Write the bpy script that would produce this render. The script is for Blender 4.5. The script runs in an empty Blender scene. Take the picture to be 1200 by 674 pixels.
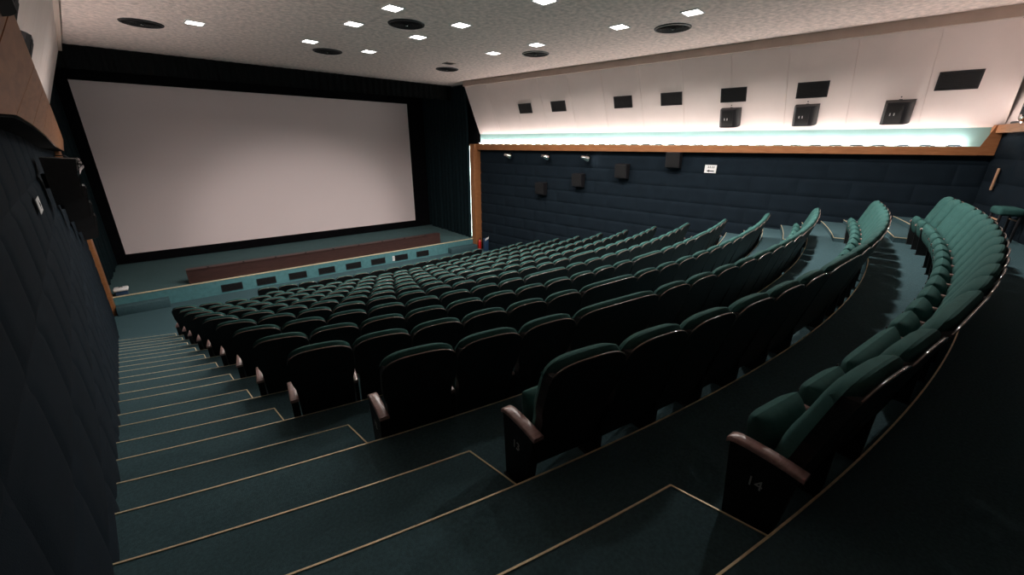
import bpy, bmesh, math, random
from mathutils import Vector, Matrix

random.seed(7)
SC = bpy.context.scene
COL = SC.collection
PI = math.pi

# ------------------------------------------------------------------ helpers
def tag(o, label=None, cat=None, group=None, kind=None):
    if label: o['label'] = label
    if cat: o['category'] = cat
    if group: o['group'] = group
    if kind: o['kind'] = kind
    return o

def thing(name, label, cat, loc=(0, 0, 0), rz=0.0, group=None):
    o = bpy.data.objects.new(name, None)
    o.empty_display_size = 0.1
    COL.objects.link(o)
    o.location = loc
    o.rotation_euler = (0, 0, rz)
    return tag(o, label, cat, group)

class MB:
    """collects geometry for ONE mesh object"""
    def __init__(self):
        self.v = []; self.f = []; self.s = []
    def add(self, vs, fs, smooth=False):
        b = len(self.v)
        self.v += [tuple(p) for p in vs]
        for f in fs:
            self.f.append([b + i for i in f]); self.s.append(smooth)
        return self
    def box(self, x0, x1, y0, y1, z0, z1, M=None):
        vs = [Vector(p) for p in ((x0, y0, z0), (x1, y0, z0), (x1, y1, z0), (x0, y1, z0),
                                  (x0, y0, z1), (x1, y0, z1), (x1, y1, z1), (x0, y1, z1))]
        if M is not None: vs = [M @ p for p in vs]
        return self.add(vs, [(3, 2, 1, 0), (4, 5, 6, 7), (0, 1, 5, 4), (1, 2, 6, 5), (2, 3, 7, 6), (3, 0, 4, 7)])
    def rbox(self, x0, x1, y0, y1, z0, z1, r=0.02, seg=2, M=None):
        bm = bmesh.new()
        bmesh.ops.create_cube(bm, size=1)
        for q in bm.verts:
            q.co = Vector(((x0 + x1) / 2 + q.co.x * (x1 - x0), (y0 + y1) / 2 + q.co.y * (y1 - y0), (z0 + z1) / 2 + q.co.z * (z1 - z0)))
        bmesh.ops.bevel(bm, geom=list(bm.edges), offset=r, segments=seg, profile=0.5, affect='EDGES')
        if M is not None: bmesh.ops.transform(bm, matrix=M, verts=bm.verts)
        return self.bm(bm, True)
    def bm(self, bm, smooth=False):
        bm.verts.index_update()
        self.add([q.co.copy() for q in bm.verts], [[q.index for q in f.verts] for f in bm.faces], smooth)
        bm.free()
        return self
    def prism(self, poly, axis, a, b, M=None):
        """poly: 2D outline; extruded along axis ('x','y','z') from a to b"""
        def P(p, t):
            if axis == 'x': q = Vector((t, p[0], p[1]))
            elif axis == 'y': q = Vector((p[0], t, p[1]))
            else: q = Vector((p[0], p[1], t))
            return M @ q if M is not None else q
        n = len(poly)
        vs = [P(p, a) for p in poly] + [P(p, b) for p in poly]
        fs = [list(range(n))[::-1], list(range(n, 2 * n))] + [(i, (i + 1) % n, n + (i + 1) % n, n + i) for i in range(n)]
        return self.add(vs, fs)
    def tube(self, pts, r, seg=8, cap=True):
        pts = [Vector(p) for p in pts]
        n = len(pts); vs = []; fs = []
        rr = r if isinstance(r, (list, tuple)) else [r] * n
        up = Vector((0, 0, 1))
        for i, p in enumerate(pts):
            d = (pts[min(i + 1, n - 1)] - pts[max(i - 1, 0)]).normalized()
            u = up if abs(d.dot(up)) < 0.95 else Vector((1, 0, 0))
            a = d.cross(u).normalized(); b = d.cross(a).normalized()
            for k in range(seg):
                t = 2 * PI * k / seg
                vs.append(p + (a * math.cos(t) + b * math.sin(t)) * rr[i])
        for i in range(n - 1):
            for k in range(seg):
                fs.append((i * seg + k, i * seg + (k + 1) % seg, (i + 1) * seg + (k + 1) % seg, (i + 1) * seg + k))
        if cap:
            fs.append(list(range(seg))[::-1]); fs.append([(n - 1) * seg + k for k in range(seg)])
        return self.add(vs, fs, True)
    def lathe(self, prof, seg=24, M=None):
        vs = []; fs = []
        n = len(prof)
        for k in range(seg):
            t = 2 * PI * k / seg
            for (r, z) in prof:
                q = Vector((r * math.cos(t), r * math.sin(t), z))
                vs.append(M @ q if M is not None else q)
        for k in range(seg):
            for i in range(n - 1):
                a = k * n + i; b = ((k + 1) % seg) * n + i
                fs.append((a, b, b + 1, a + 1))
        return self.add(vs, fs, True)
    def grid(self, rows, smooth=True, flip=False):
        """rows: list of lists of points"""
        m = len(rows[0]); vs = [p for r in rows for p in r]; fs = []
        for i in range(len(rows) - 1):
            for j in range(m - 1):
                q = (i * m + j, i * m + j + 1, (i + 1) * m + j + 1, (i + 1) * m + j)
                fs.append(q[::-1] if flip else q)
        return self.add(vs, fs, smooth)
    def mesh(self, name, mat):
        me = bpy.data.meshes.new(name)
        me.from_pydata([tuple(p) for p in self.v], [], self.f)
        me.polygons.foreach_set('use_smooth', self.s)
        for m in (mat if isinstance(mat, (list, tuple)) else [mat]): me.materials.append(m)
        me.update()
        return me
    def build(self, name, mat, parent=None):
        return link(name, self.mesh(name, mat), parent)

def link(name, me, parent=None):
    o = bpy.data.objects.new(name, me)
    COL.objects.link(o)
    if parent is not None: o.parent = parent
    return o

def struct(name, mb, mat):
    o = mb.build(name, mat); o['kind'] = 'structure'; return o

# ------------------------------------------------------------------ materials
def mat(name, col, rough=0.6, metal=0.0, spec=0.5, noise=None, bump=None, sheen=0.0, emit=None, sheen_col=None, coat=0.0):
    """noise=(scale, amount); bump=(scale, strength)"""
    m = bpy.data.materials.new(name); m.use_nodes = True
    nt = m.node_tree; b = nt.nodes['Principled BSDF']
    b.inputs['Base Color'].default_value = (*col, 1)
    b.inputs['Roughness'].default_value = rough
    b.inputs['Metallic'].default_value = metal
    b.inputs['Specular IOR Level'].default_value = spec
    if coat: b.inputs['Coat Weight'].default_value = coat
    if sheen:
        b.inputs['Sheen Weight'].default_value = sheen
        b.inputs['Sheen Roughness'].default_value = 0.4
        if sheen_col: b.inputs['Sheen Tint'].default_value = (*sheen_col, 1)
    if emit:
        b.inputs['Emission Color'].default_value = (*emit[0], 1)
        b.inputs['Emission Strength'].default_value = emit[1]
    tc = nt.nodes.new('ShaderNodeTexCoord')
    if noise:
        n = nt.nodes.new('ShaderNodeTexNoise'); n.inputs['Scale'].default_value = noise[0]; n.inputs['Detail'].default_value = 5
        nt.links.new(tc.outputs['Object'], n.inputs['Vector'])
        r = nt.nodes.new('ShaderNodeValToRGB')
        a = noise[1]
        r.color_ramp.elements[0].position = 0.3; r.color_ramp.elements[1].position = 0.7
        r.color_ramp.elements[0].color = (*[c * (1 - a) for c in col], 1)
        r.color_ramp.elements[1].color = (*[min(1, c * (1 + a)) for c in col], 1)
        nt.links.new(n.outputs['Fac'], r.inputs['Fac'])
        nt.links.new(r.outputs['Color'], b.inputs['Base Color'])
    if bump:
        n2 = nt.nodes.new('ShaderNodeTexNoise'); n2.inputs['Scale'].default_value = bump[0]; n2.inputs['Detail'].default_value = 4
        nt.links.new(tc.outputs['Object'], n2.inputs['Vector'])
        bp = nt.nodes.new('ShaderNodeBump'); bp.inputs['Strength'].default_value = bump[1]; bp.inputs['Distance'].default_value = 0.02
        nt.links.new(n2.outputs['Fac'], bp.inputs['Height'])
        nt.links.new(bp.outputs['Normal'], b.inputs['Normal'])
    return m

def wood_mat(name, c0, c1, scale=(1, 1, 1), rough=0.45, spec=0.4):
    m = bpy.data.materials.new(name); m.use_nodes = True
    nt = m.node_tree; b = nt.nodes['Principled BSDF']
    tc = nt.nodes.new('ShaderNodeTexCoord'); mp = nt.nodes.new('ShaderNodeMapping')
    mp.inputs['Scale'].default_value = scale
    n = nt.nodes.new('ShaderNodeTexNoise'); n.inputs['Scale'].default_value = 6; n.inputs['Detail'].default_value = 6; n.inputs['Distortion'].default_value = 0.6
    r = nt.nodes.new('ShaderNodeValToRGB')
    r.color_ramp.elements[0].position = 0.3; r.color_ramp.elements[1].position = 0.72
    r.color_ramp.elements[0].color = (*c0, 1); r.color_ramp.elements[1].color = (*c1, 1)
    nt.links.new(tc.outputs['Object'], mp.inputs['Vector']); nt.links.new(mp.outputs['Vector'], n.inputs['Vector'])
    nt.links.new(n.outputs['Fac'], r.inputs['Fac']); nt.links.new(r.outputs['Color'], b.inputs['Base Color'])
    b.inputs['Roughness'].default_value = rough
    b.inputs['Specular IOR Level'].default_value = spec
    return m

M = {}
M['carpet'] = mat('carpet', (0.050, 0.096, 0.110), 0.95, spec=0.1, noise=(60, 0.2), bump=(220, 0.25))
M['stage_carpet'] = mat('stage_carpet', (0.060, 0.110, 0.116), 0.95, spec=0.1, noise=(40, 0.2), bump=(200, 0.4))
M['stage_front'] = mat('stage_front', (0.085, 0.215, 0.235), 0.9, spec=0.15, noise=(8, 0.12), bump=(160, 0.3))
M['nosing'] = mat('brass_nosing', (0.92, 0.74, 0.49), 0.45, metal=0.35, spec=0.5, noise=(30, 0.15))
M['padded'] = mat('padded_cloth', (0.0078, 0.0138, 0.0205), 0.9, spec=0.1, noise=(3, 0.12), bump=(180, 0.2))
M['plaster'] = mat('ceiling_plaster', (0.82, 0.675, 0.625), 0.95, spec=0.1, noise=(9, 0.22), bump=(14, 1.0))
M['white_panel'] = mat('white_panel', (0.80, 0.69, 0.655), 0.6, spec=0.25, noise=(1.5, 0.03))
M['band'] = mat('pale_teal_paint', (0.25, 0.42, 0.405), 0.6, spec=0.2)
M['tan_trim'] = mat('tan_trim', (0.42, 0.33, 0.28), 0.6, noise=(3, 0.06))
M['wood'] = wood_mat('ledge_wood', (0.28, 0.105, 0.038), (0.40, 0.168, 0.066), (0.6, 0.6, 6))
M['wood_pale'] = wood_mat('pale_wood', (0.46, 0.25, 0.14), (0.58, 0.34, 0.21), (6, 6, 0.6))
M['arm_wood'] = wood_mat('armrest_wood', (0.25, 0.15, 0.135), (0.39, 0.26, 0.24), (2, 8, 8), rough=0.28, spec=0.6)
M['velvet'] = mat('green_velvet', (0.031, 0.086, 0.080), 0.9, spec=0.08, noise=(14, 0.12), bump=(260, 0.15))
M['shell'] = mat('black_shell', (0.008, 0.009, 0.010), 0.55, spec=0.3, noise=(20, 0.2))
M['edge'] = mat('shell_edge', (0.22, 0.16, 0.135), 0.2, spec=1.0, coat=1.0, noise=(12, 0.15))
M['black'] = mat('black_metal', (0.012, 0.012, 0.014), 0.5, spec=0.4, noise=(15, 0.2))
M['speaker'] = mat('speaker_black', (0.013, 0.012, 0.014), 0.5, spec=0.4, noise=(30, 0.2), bump=(300, 0.1))
M['grille'] = mat('grille_black', (0.010, 0.010, 0.011), 0.7, spec=0.25, noise=(90, 0.4), bump=(240, 0.5))
M['chrome'] = mat('chrome', (0.85, 0.85, 0.86), 0.12, metal=1.0, noise=(5, 0.02))
M['white_plastic'] = mat('white_plastic', (0.80, 0.80, 0.80), 0.4, noise=(10, 0.03))
M['ink'] = mat('black_ink', (0.01, 0.01, 0.01), 0.6, noise=(20, 0.1))
M['mask'] = mat('black_masking', (0.004, 0.004, 0.005), 0.95, spec=0.05, noise=(6, 0.3))
M['curtain'] = mat('dark_curtain', (0.0045, 0.0115, 0.0145), 0.9, spec=0.1, noise=(9, 0.2), bump=(150, 0.2))
M['valance'] = mat('black_valance', (0.005, 0.006, 0.0065), 0.9, spec=0.05, noise=(9, 0.2), bump=(120, 0.2))
M['screen'] = mat('screen_white', (0.87, 0.735, 0.735), 0.8, spec=0.2, noise=(400, 0.02))
M['redbrown'] = wood_mat('red_brown_board', (0.030, 0.012, 0.010), (0.055, 0.022, 0.018), (0.5, 4, 6), rough=0.5)
M['red'] = mat('red_enamel', (0.45, 0.015, 0.012), 0.3, spec=0.5, noise=(8, 0.05))
M['blue'] = mat('dark_blue_plastic', (0.02, 0.05, 0.11), 0.4, noise=(8, 0.1))
M['lamp'] = mat('lamp_diffuser', (0.9, 0.9, 0.9), 0.5, emit=((1.0, 0.94, 0.89), 16.0))
M['cove'] = mat('cove_tube', (0.9, 0.9, 0.9), 0.5, emit=((1.0, 0.92, 0.875), 175.0))
M['strip'] = mat('post_light_strip', (0.9, 0.9, 0.9), 0.5, emit=((0.75, 0.95, 0.85), 22.0))
M['spot_bulb'] = mat('spot_bulb', (0.9, 0.9, 0.9), 0.4, emit=((1.0, 0.95, 0.9), 25.0))
M['number'] = mat('number_grey', (0.62, 0.60, 0.58), 0.4, metal=0.3, noise=(10, 0.05))

# ------------------------------------------------------------------ the room's measures
CX = 5.447
NY = {15: -0.092, 14: 0.857, 13: 1.841, 12: 2.84, 11: 3.857, 10: 4.894, 9: 5.916, 8: 6.901, 7: 7.876, 6: 8.843,
      5: 9.798, 4: 10.75, 3: 11.70, 2: 12.65, 1: 13.6}
NR = {15: 21.237, 14: 21.039, 13: 21.669, 12: 22.35, 11: 22.766, 10: 22.461, 9: 21.992, 8: 21.643, 7: 21.475, 6: 21.472,
      5: 21.601, 4: 21.793, 3: 22.0, 2: 22.2, 1: 22.4}
TZ = {15: -1.6, 14: -1.81, 13: -1.99, 12: -2.271, 11: -2.555, 10: -2.83, 9: -3.103, 8: -3.365, 7: -3.623, 6: -3.877,
      5: -4.127, 4: -4.368, 3: -4.59, 2: -4.79, 1: -4.94, 0: -5.0}
ZC = 2.55                 # ceiling
YS = 16.4                 # stage front
ZST = -4.48               # stage top
def wl(y): return -0.35 - 0.117 * y        # left wall
def wr(y): return 13.90 - 0.1525 * y      # right wall
YB_R, YB_C = 22.45, 21.145                 # rear wall arc
def rear_y(x): return YB_C - math.sqrt(YB_R ** 2 - (x - CX) ** 2)
def nose_y(k, x): return NY[k] + NR[k] - math.sqrt(NR[k] ** 2 - (x - CX) ** 2)
def ends(fy):
    a = 0.0; b = 12.0
    for _ in range(30):
        a = wl(fy(a)); b = wr(fy(b))
    return a, b
def arc_pts(fy, n=48, off=0.0):
    a, b = ends(fy)
    return [(a + (b - a) * i / n, fy(a + (b - a) * i / n) + off) for i in range(n + 1)]

# ------------------------------------------------------------------ floor: terraced tiers
fl = MB()
N = 48
for k in range(15, 0, -1):
    front = arc_pts(lambda x: nose_y(k, x), N)
    back = arc_pts(lambda x: nose_y(k + 1, x), N) if k < 15 else arc_pts(rear_y, N)
    z = TZ[k]
    if k <= 2:     # the front of the auditorium is a gentle ramp
        fl.grid([[(x, y, TZ[k]) for x, y in back], [(x, y, TZ[k - 1]) for x, y in front]], smooth=False, flip=True)
    else:
        fl.grid([[(x, y, z) for x, y in back], [(x, y, z) for x, y in front]], smooth=False, flip=True)
        zl = TZ[k - 1]
        fl.grid([[(x, y, z) for x, y in front], [(x, y, zl) for x, y in front]], smooth=False, flip=True)
front = arc_pts(lambda x: nose_y(1, x), N)
fl.grid([[(x, y, TZ[0]) for x, y in front], [(wl(YS + 5) + (wr(YS + 5) - wl(YS + 5)) * i / N, YS + 5.0, TZ[0]) for i in range(N + 1)]], smooth=False, flip=True)
struct('floor', fl, M['carpet'])

# row plan: first notch angle, end angle
W0 = 0.521
PH = {13: -0.1756, 12: -0.19226, 11: -0.2039, 10: -0.20654, 9: -0.21433, 8: -0.22513, 7: -0.23565, 6: -0.24392, 5: -0.25081, 4: -0.2545, 3: -0.25913}
END = {14: 0.2695, 13: 0.2763, 12: 0.2744, 11: 0.2796, 10: 0.2704, 9: 0.2786, 8: 0.2833, 7: 0.2835, 6: 0.2793, 5: 0.2741, 4: 0.2669, 3: 0.2557, 2: 0.2470, 1: 0.1665}
COUNT = {14: 18, 13: 19, 12: 20, 11: 22, 10: 22, 9: 22, 8: 23, 7: 23, 6: 23, 5: 23, 4: 23, 3: 23, 2: 19, 1: 15}
A0 = {14: -0.1702, 2: -0.1905, 1: -0.1910}
for k in PH: A0[k] = PH[k] - W0 / (NR[k + 1] + 0.095)
def row_c(k): return NY[k + 1] + NR[k + 1], NR[k + 1]
def on_row(k, a, rr=0.0):
    cy, R = row_c(k)
    return CX + (R + rr) * math.sin(a), cy - (R + rr) * math.cos(a)

# half steps in the two side aisles + brass nosings
trim_i = 0
def nosing(pts, z):
    """thin brass edge along a nosing: pts run along the edge (front is +y)"""
    global trim_i
    trim_i += 1
    mb = MB(); r1 = []; r2 = []; r3 = []; r4 = []
    n = len(pts)
    for i, (x, y) in enumerate(pts):
        x0, y0 = pts[max(i - 1, 0)]; x1, y1 = pts[min(i + 1, n - 1)]
        d = Vector((x1 - x0, y1 - y0)).normalized(); nrm = Vector((-d.y, d.x))
        # widen nosing corners stay simple: offset by the local normal
        r1.append((x - nrm.x * 0.005, y - nrm.y * 0.005, z + 0.004)); r2.append((x + nrm.x * 0.005, y + nrm.y * 0.005, z + 0.004))
        r3.append((x + nrm.x * 0.005, y + nrm.y * 0.005, z - 0.010)); r4.append((x - nrm.x * 0.005, y - nrm.y * 0.005, z - 0.004))
    mb.grid([r4, r1, r2, r3, r4], smooth=False)
    o = struct('trim_%d' % trim_i, mb, M['nosing'])
    o['label'] = 'thin brass edge strip along a carpeted step'
for k in range(15, 3, -1):
    nosing(arc_pts(lambda x: nose_y(k, x), 60), TZ[k])
STEP_D = 0.46
for k in range(14, 2, -1):
    zt = (TZ[k] + TZ[k + 1]) / 2
    cy, R = row_c(k)
    for side in (0, 1):
        def arc(rr):
            pts = []
            fy = lambda x: cy - math.sqrt((R + rr) ** 2 - (x - CX) ** 2)
            a, b = ends(fy)
            if side == 0:
                xa, xb = a, on_row(k, A0[k] - 0.06 / R, rr)[0] + 0.36 * rr
            else:
                xa, xb = on_row(k, END[k] + 0.055 / R, rr)[0], b
            if xb - xa < 0.1: return None
            return [(xa + (xb - xa) * i / 10, fy(xa + (xb - xa) * i / 10)) for i in range(11)]
        f = arc(-STEP_D); bk = arc(-0.001)
        if not f or not bk: continue
        mb = MB()
        mb.grid([[(x, y, zt) for x, y in bk], [(x, y, zt) for x, y in f]], smooth=False, flip=True)
        mb.grid([[(x, y, zt) for x, y in f], [(x, y, TZ[k]) for x, y in f]], smooth=False, flip=True)
        for j in (0, -1):
            mb.add([(*f[j], zt), (*bk[j], zt), (*bk[j], TZ[k]), (*f[j], TZ[k])], [(0, 1, 2, 3)])
        o = struct('floor_step', mb, M['carpet'])
        # L-shaped brass strip: along the front, then back along the free side
        if side == 0: nosing(f, zt); nosing([f[-1], bk[-1]], zt)
        else: nosing(f, zt); nosing([bk[0], f[0]], zt)

# ------------------------------------------------------------------ walls
def frame_of(fx, side):
    """returns P(y, d, z): a point at y on a side wall, d metres out into the room"""
    s = 1 if side == 'left' else -1
    return lambda y, d, z: (fx(y) + s * d, y, z)

def padded_wall(name, P, y0, y1, z0, z1, ys, zs, w, h, flip, bulge=0.022, brick=False):
    mb = MB()
    j0 = math.floor((z0 - zs) / h); j1 = math.ceil((z1 - zs) / h)
    for j in range(j0, j1):
        za, zb = max(z0, zs + j * h), min(z1, zs + (j + 1) * h)
        if zb - za < 0.02: continue
        sh = (w / 2 if (brick and j % 2) else 0)
        i0 = math.floor((y0 - ys - sh) / w); i1 = math.ceil((y1 - ys - sh) / w)
        for i in range(i0, i1):
            ya, yb = max(y0, ys + sh + i * w), min(y1, ys + sh + (i + 1) * w)
            if yb - ya < 0.02: continue
            rows = []
            nu, nv = 8, 6
            for a in range(nv + 1):
                v = a / nv * 2 - 1; v = math.copysign(abs(v) ** 0.6, v)
                row = []
                for b in range(nu + 1):
                    u = b / nu * 2 - 1; u = math.copysign(abs(u) ** 0.6, u)
                    e = ((1 - u ** 6) * (1 - v ** 6))
                    d = bulge * (max(e, 0) ** 0.6)
                    row.append(P(ya + (yb - ya) * (u + 1) / 2, d, za + (zb - za) * (v + 1) / 2))
                rows.append(row)
            mb.grid(rows, True, flip)
    # backing behind the cushions
    mb.add([P(y0, -0.12, z0), P(y1, -0.12, z0), P(y1, -0.12, z1), P(y0, -0.12, z1), P(y0, 0, z0), P(y1, 0, z0), P(y1, 0, z1), P(y0, 0, z1)],
           [(0, 1, 2, 3), (0, 4, 5, 1), (3, 2, 6, 7), (0, 3, 7, 4), (1, 5, 6, 2)])
    return struct(name, mb, M['padded'])

PL, PR = frame_of(wl, 'left'), frame_of(wr, 'right')
Y0L = rear_y(wl(-0.5)); Y0R = rear_y(wr(0.4))
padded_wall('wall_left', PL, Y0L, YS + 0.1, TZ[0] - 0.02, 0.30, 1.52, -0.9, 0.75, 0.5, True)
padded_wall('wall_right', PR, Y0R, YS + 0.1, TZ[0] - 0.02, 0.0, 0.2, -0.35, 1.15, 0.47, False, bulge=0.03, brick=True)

# stage house side walls, back wall
st = MB()
st.box(wl(YS) - 0.45, wl(YS) - 0.3, YS + 0.1, 21.2, -5.02, ZC); struct('wall_stage_left', st, M['mask'])
st = MB()
st.box(11.55, 11.70, YS + 0.1, 21.4, -5.02, ZC); struct('wall_stage_right', st, M['mask'])
st = MB(); st.box(-2.7, 11.7, 21.25, 21.4, -5.02, ZC); struct('wall_stage_back', st, M['mask'])

# upper walls: pale band above the ledge, then tilted white panels, then a tan strip below the ceiling
ZB = 0.43
def tilt(side, t): return (0.80 if side == 'left' else 0.86) * t
def upper_wall(side, P, y0, y1, flip):
    mb = MB()
    mb.grid([[P(y0, 0.0, -0.02), P(y1, 0.0, -0.02)], [P(y0, 0.0, ZB + 0.1), P(y1, 0.0, ZB + 0.1)]], False, flip)
    mb.grid([[P(y0, -0.12, -0.02), P(y1, -0.12, -0.02)], [P(y0, -0.12, ZC), P(y1, -0.12, ZC)]], False, not flip)
    struct('wall_%s_band' % side, mb, M['band'])
    mb = MB()
    n = max(1, round((y1 - y0) / 1.28)); w = (y1 - y0) / n
    zt = 2.36
    for i in range(n):
        ya, yb = y0 + i * w + 0.005, y0 + (i + 1) * w - 0.005
        d1 = tilt(side, (zt - ZB) / (ZC - ZB))
        vs = [P(ya, 0.03, ZB), P(yb, 0.03, ZB), P(yb, d1 + 0.03, zt), P(ya, d1 + 0.03, zt),
              P(ya, 0.0, ZB), P(yb, 0.0, ZB), P(yb, d1, zt), P(ya, d1, zt)]
        fs = [(0, 1, 2, 3), (7, 6, 5, 4), (4, 5, 1, 0), (5, 6, 2, 1), (6, 7, 3, 2), (7, 4, 0, 3)]
        mb.add(vs, fs)
    # dark joint backing
    d1 = tilt(side, (zt - ZB) / (ZC - ZB))
    mb.grid([[P(y0, 0.015, ZB), P(y1, 0.015, ZB)], [P(y0, d1 + 0.015, zt), P(y1, d1 + 0.015, zt)]], False, flip)
    struct('wall_%s_panels' % side, mb, M['white_panel'])
    mb = MB()
    d2 = d1 + 0.10
    mb.add([P(y0, d1, zt - 0.02), P(y1, d1, zt - 0.02), P(y1, d2, zt - 0.02), P(y0, d2, zt - 0.02),
            P(y0, d1, ZC), P(y1, d1, ZC), P(y1, d2, ZC), P(y0, d2, ZC)],
           [(0, 1, 2, 3), (4, 5, 6, 7), (0, 1, 5, 4), (1, 2, 6, 5), (2, 3, 7, 6), (3, 0, 4, 7)])
    struct('trim_ceiling_%s' % side, mb, M['tan_trim'])
upper_wall('left', PL, Y0L, 17.7, True)
upper_wall('right', PR, Y0R, 16.1, False)

# rear wall behind the last tier (curved)
def rear_arc(n, off=0.0):
    a, b = ends(rear_y)
    pts = []
    for i in range(n + 1):
        x = a + (b - a) * i / n
        y = YB_C - math.sqrt((YB_R + off) ** 2 - (x - CX) ** 2)
        pts.append((x, y))
    return pts
mb = MB()
for (z0, z1) in ((-1.62, -1.15), (-1.15, -0.68), (-0.68, -0.21), (-0.21, 0.31)):
    n = 14
    for i in range(n):
        a, b = ends(rear_y)
        rows = []
        for jj in range(6):
            v = jj / 5 * 2 - 1
            row = []
            for ii in range(8):
                u = ii / 7 * 2 - 1
                x = a + (b - a) * (i + (u + 1) / 2) / n
                d = 0.045 * max(0, (1 - u ** 6) * (1 - v ** 6)) ** 0.45
                row.append((x, YB_C - math.sqrt((YB_R - d) ** 2 - (x - CX) ** 2), z0 + (z1 - z0) * (v + 1) / 2))
            rows.append(row)
        mb.grid(rows, True, True)
struct('wall_rear', mb, M['padded'])
mb = MB(); p = rear_arc(30)
mb.grid([[(x, y, 0.3) for x, y in p], [(x, y, ZC) for x, y in p]], False, True)
struct('wall_rear_upper', mb, M['white_panel'])
mb = MB(); p0, p1 = rear_arc(30, 0.0), rear_arc(30, -0.16)
mb.grid([[(x, y, 0.31) for x, y in p0], [(x, y, 0.31) for x, y in p1], [(x, y, 0.47) for x, y in p1], [(x, y, 0.47) for x, y in p0]], False, False)
struct('trim_ledge_rear', mb, M['wood'])

# ceiling
mb = MB()
mb.box(-3.2, 14.6, -1.8, 21.4, ZC, ZC + 0.12)
struct('ceiling', mb, M['plaster'])

# ------------------------------------------------------------------ wooden ledges with posts (proscenium frame)
def ledge(side, P, yb, y1, zt, zb, d0, d1, flip):
    """zt,zb: functions of y giving top and bottom of the fascia; d0 bottom reach, d1 top reach"""
    mb = MB(); n = 24
    def y(i): return yb + (y1 - yb) * i / n
    prof = []
    sec = lambda yy: [P(yy, 0.0, zt(yy) - 0.06), P(yy, d1 - 0.03, zt(yy) - 0.03), P(yy, d1 - 0.03, zt(yy)), P(yy, d1, zt(yy)), P(yy, d0, zb(yy)), P(yy, d0 - 0.03, zb(yy)), P(yy, 0.0, zb(yy) + 0.02)]
    rows = [sec(y(i)) for i in range(n + 1)]
    m = len(rows[0])
    mb.grid([r + [r[0]] for r in rows], False, flip)
    mb.add(rows[0], [list(range(m))]); mb.add(rows[-1], [list(range(m))])
    return mb
mb = ledge('right', PR, 0.55, 16.3, lambda y: 0.035 - 0.0025 * y, lambda y: -0.14 - 0.007 * y, 0.22, 0.22, True)
# riser piece climbing to the rear ledge
mb.add([PR(0.55, 0.22, 0.035), PR(0.42, 0.22, 0.47), PR(0.42, 0.0, 0.47), PR(0.55, 0.0, 0.035),
        PR(0.30, 0.22, 0.31), PR(0.30, 0.22, -0.14), PR(0.30, 0.0, -0.14), PR(0.55, 0.22, -0.14), PR(0.30, 0.22, 0.47), PR(0.30, 0, 0.47)],
       [(0, 1, 8, 4, 5, 7), (0, 3, 2, 1), (1, 2, 9, 8)])
struct('trim_ledge_right', mb, M['wood'])
def interp(pts, t):
    for (a, za), (b, zb2) in zip(pts, pts[1:]):
        if t <= b: return za + (zb2 - za) * max(0, (t - a)) / (b - a)
    return pts[-1][1]
mb = MB(); rows = []; soff = []
for i in range(41):
    y = Y0L + (16.2 - Y0L) * i / 40
    zt = interp([(-1, 0.30), (1.9, 0.30), (2.4, 0.35), (8, 0.35), (16.2, 0.02)], y)
    zb = interp([(-1, 0.09), (2.4, 0.09), (3.3, 0.12), (4.7, 0.10), (6.6, 0.04), (9.2, -0.09), (16.2, -0.26)], y)
    xt, xb = -0.012 - 0.122 * y, -0.15 - 0.117 * y
    rows.append([(wl(y), y, zt - 0.02), (xt - 0.03, y, zt), (xt, y, zt), (xb, y, zb), (xb - 0.03, y, zb), (wl(y), y, zb + 0.02), (wl(y), y, zt - 0.02)])
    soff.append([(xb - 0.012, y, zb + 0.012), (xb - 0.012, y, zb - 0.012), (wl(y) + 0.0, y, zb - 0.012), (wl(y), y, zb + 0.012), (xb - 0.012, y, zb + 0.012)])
def lrow(y):
    zt = interp([(-1, 0.35), (8, 0.35), (16.2, 0.02)], y)
    zb = interp([(-1, 0.09), (2.4, 0.09), (3.3, 0.12), (4.7, 0.10), (6.6, 0.04), (9.2, -0.09), (16.2, -0.26)], y)
    xt, xb = -0.012 - 0.122 * y, -0.15 - 0.117 * y
    return [(wl(y), y, zt - 0.02), (xt - 0.03, y, zt), (xt, y, zt), (xb, y, zb), (xb - 0.03, y, zb), (wl(y), y, zb + 0.02), (wl(y), y, zt - 0.02)]
edges = [Y0L, 1.9, 3.25, 4.55, 6.0, 7.6, 9.3, 11.2, 13.3, 16.2]
for ya, yb in zip(edges, edges[1:]):
    rr = [lrow(ya + 0.012 + (yb - ya - 0.024) * q / 5) for q in range(6)]
    mb.grid(rr, False, False)
    for r in (rr[0], rr[-1]): mb.add(r[:6], [tuple(range(6))])
struct('trim_ledge_left', mb, M['wood'])
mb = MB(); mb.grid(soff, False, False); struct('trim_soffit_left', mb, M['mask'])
# plank joints on the left fascia are real gaps: thin dark battens
# posts
mb = MB(); mb.rbox(11.07, 11.47, YS - 0.30, YS + 0.06, -5.0, 0.0, 0.012)
struct('trim_post_right', mb, M['wood'])
mb = MB(); mb.rbox(-2.62, -2.14, YS - 0.25, YS + 0.06, -5.0, 0.0, 0.012)
po = struct('trim_post_left', mb, M['wood'])

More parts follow.
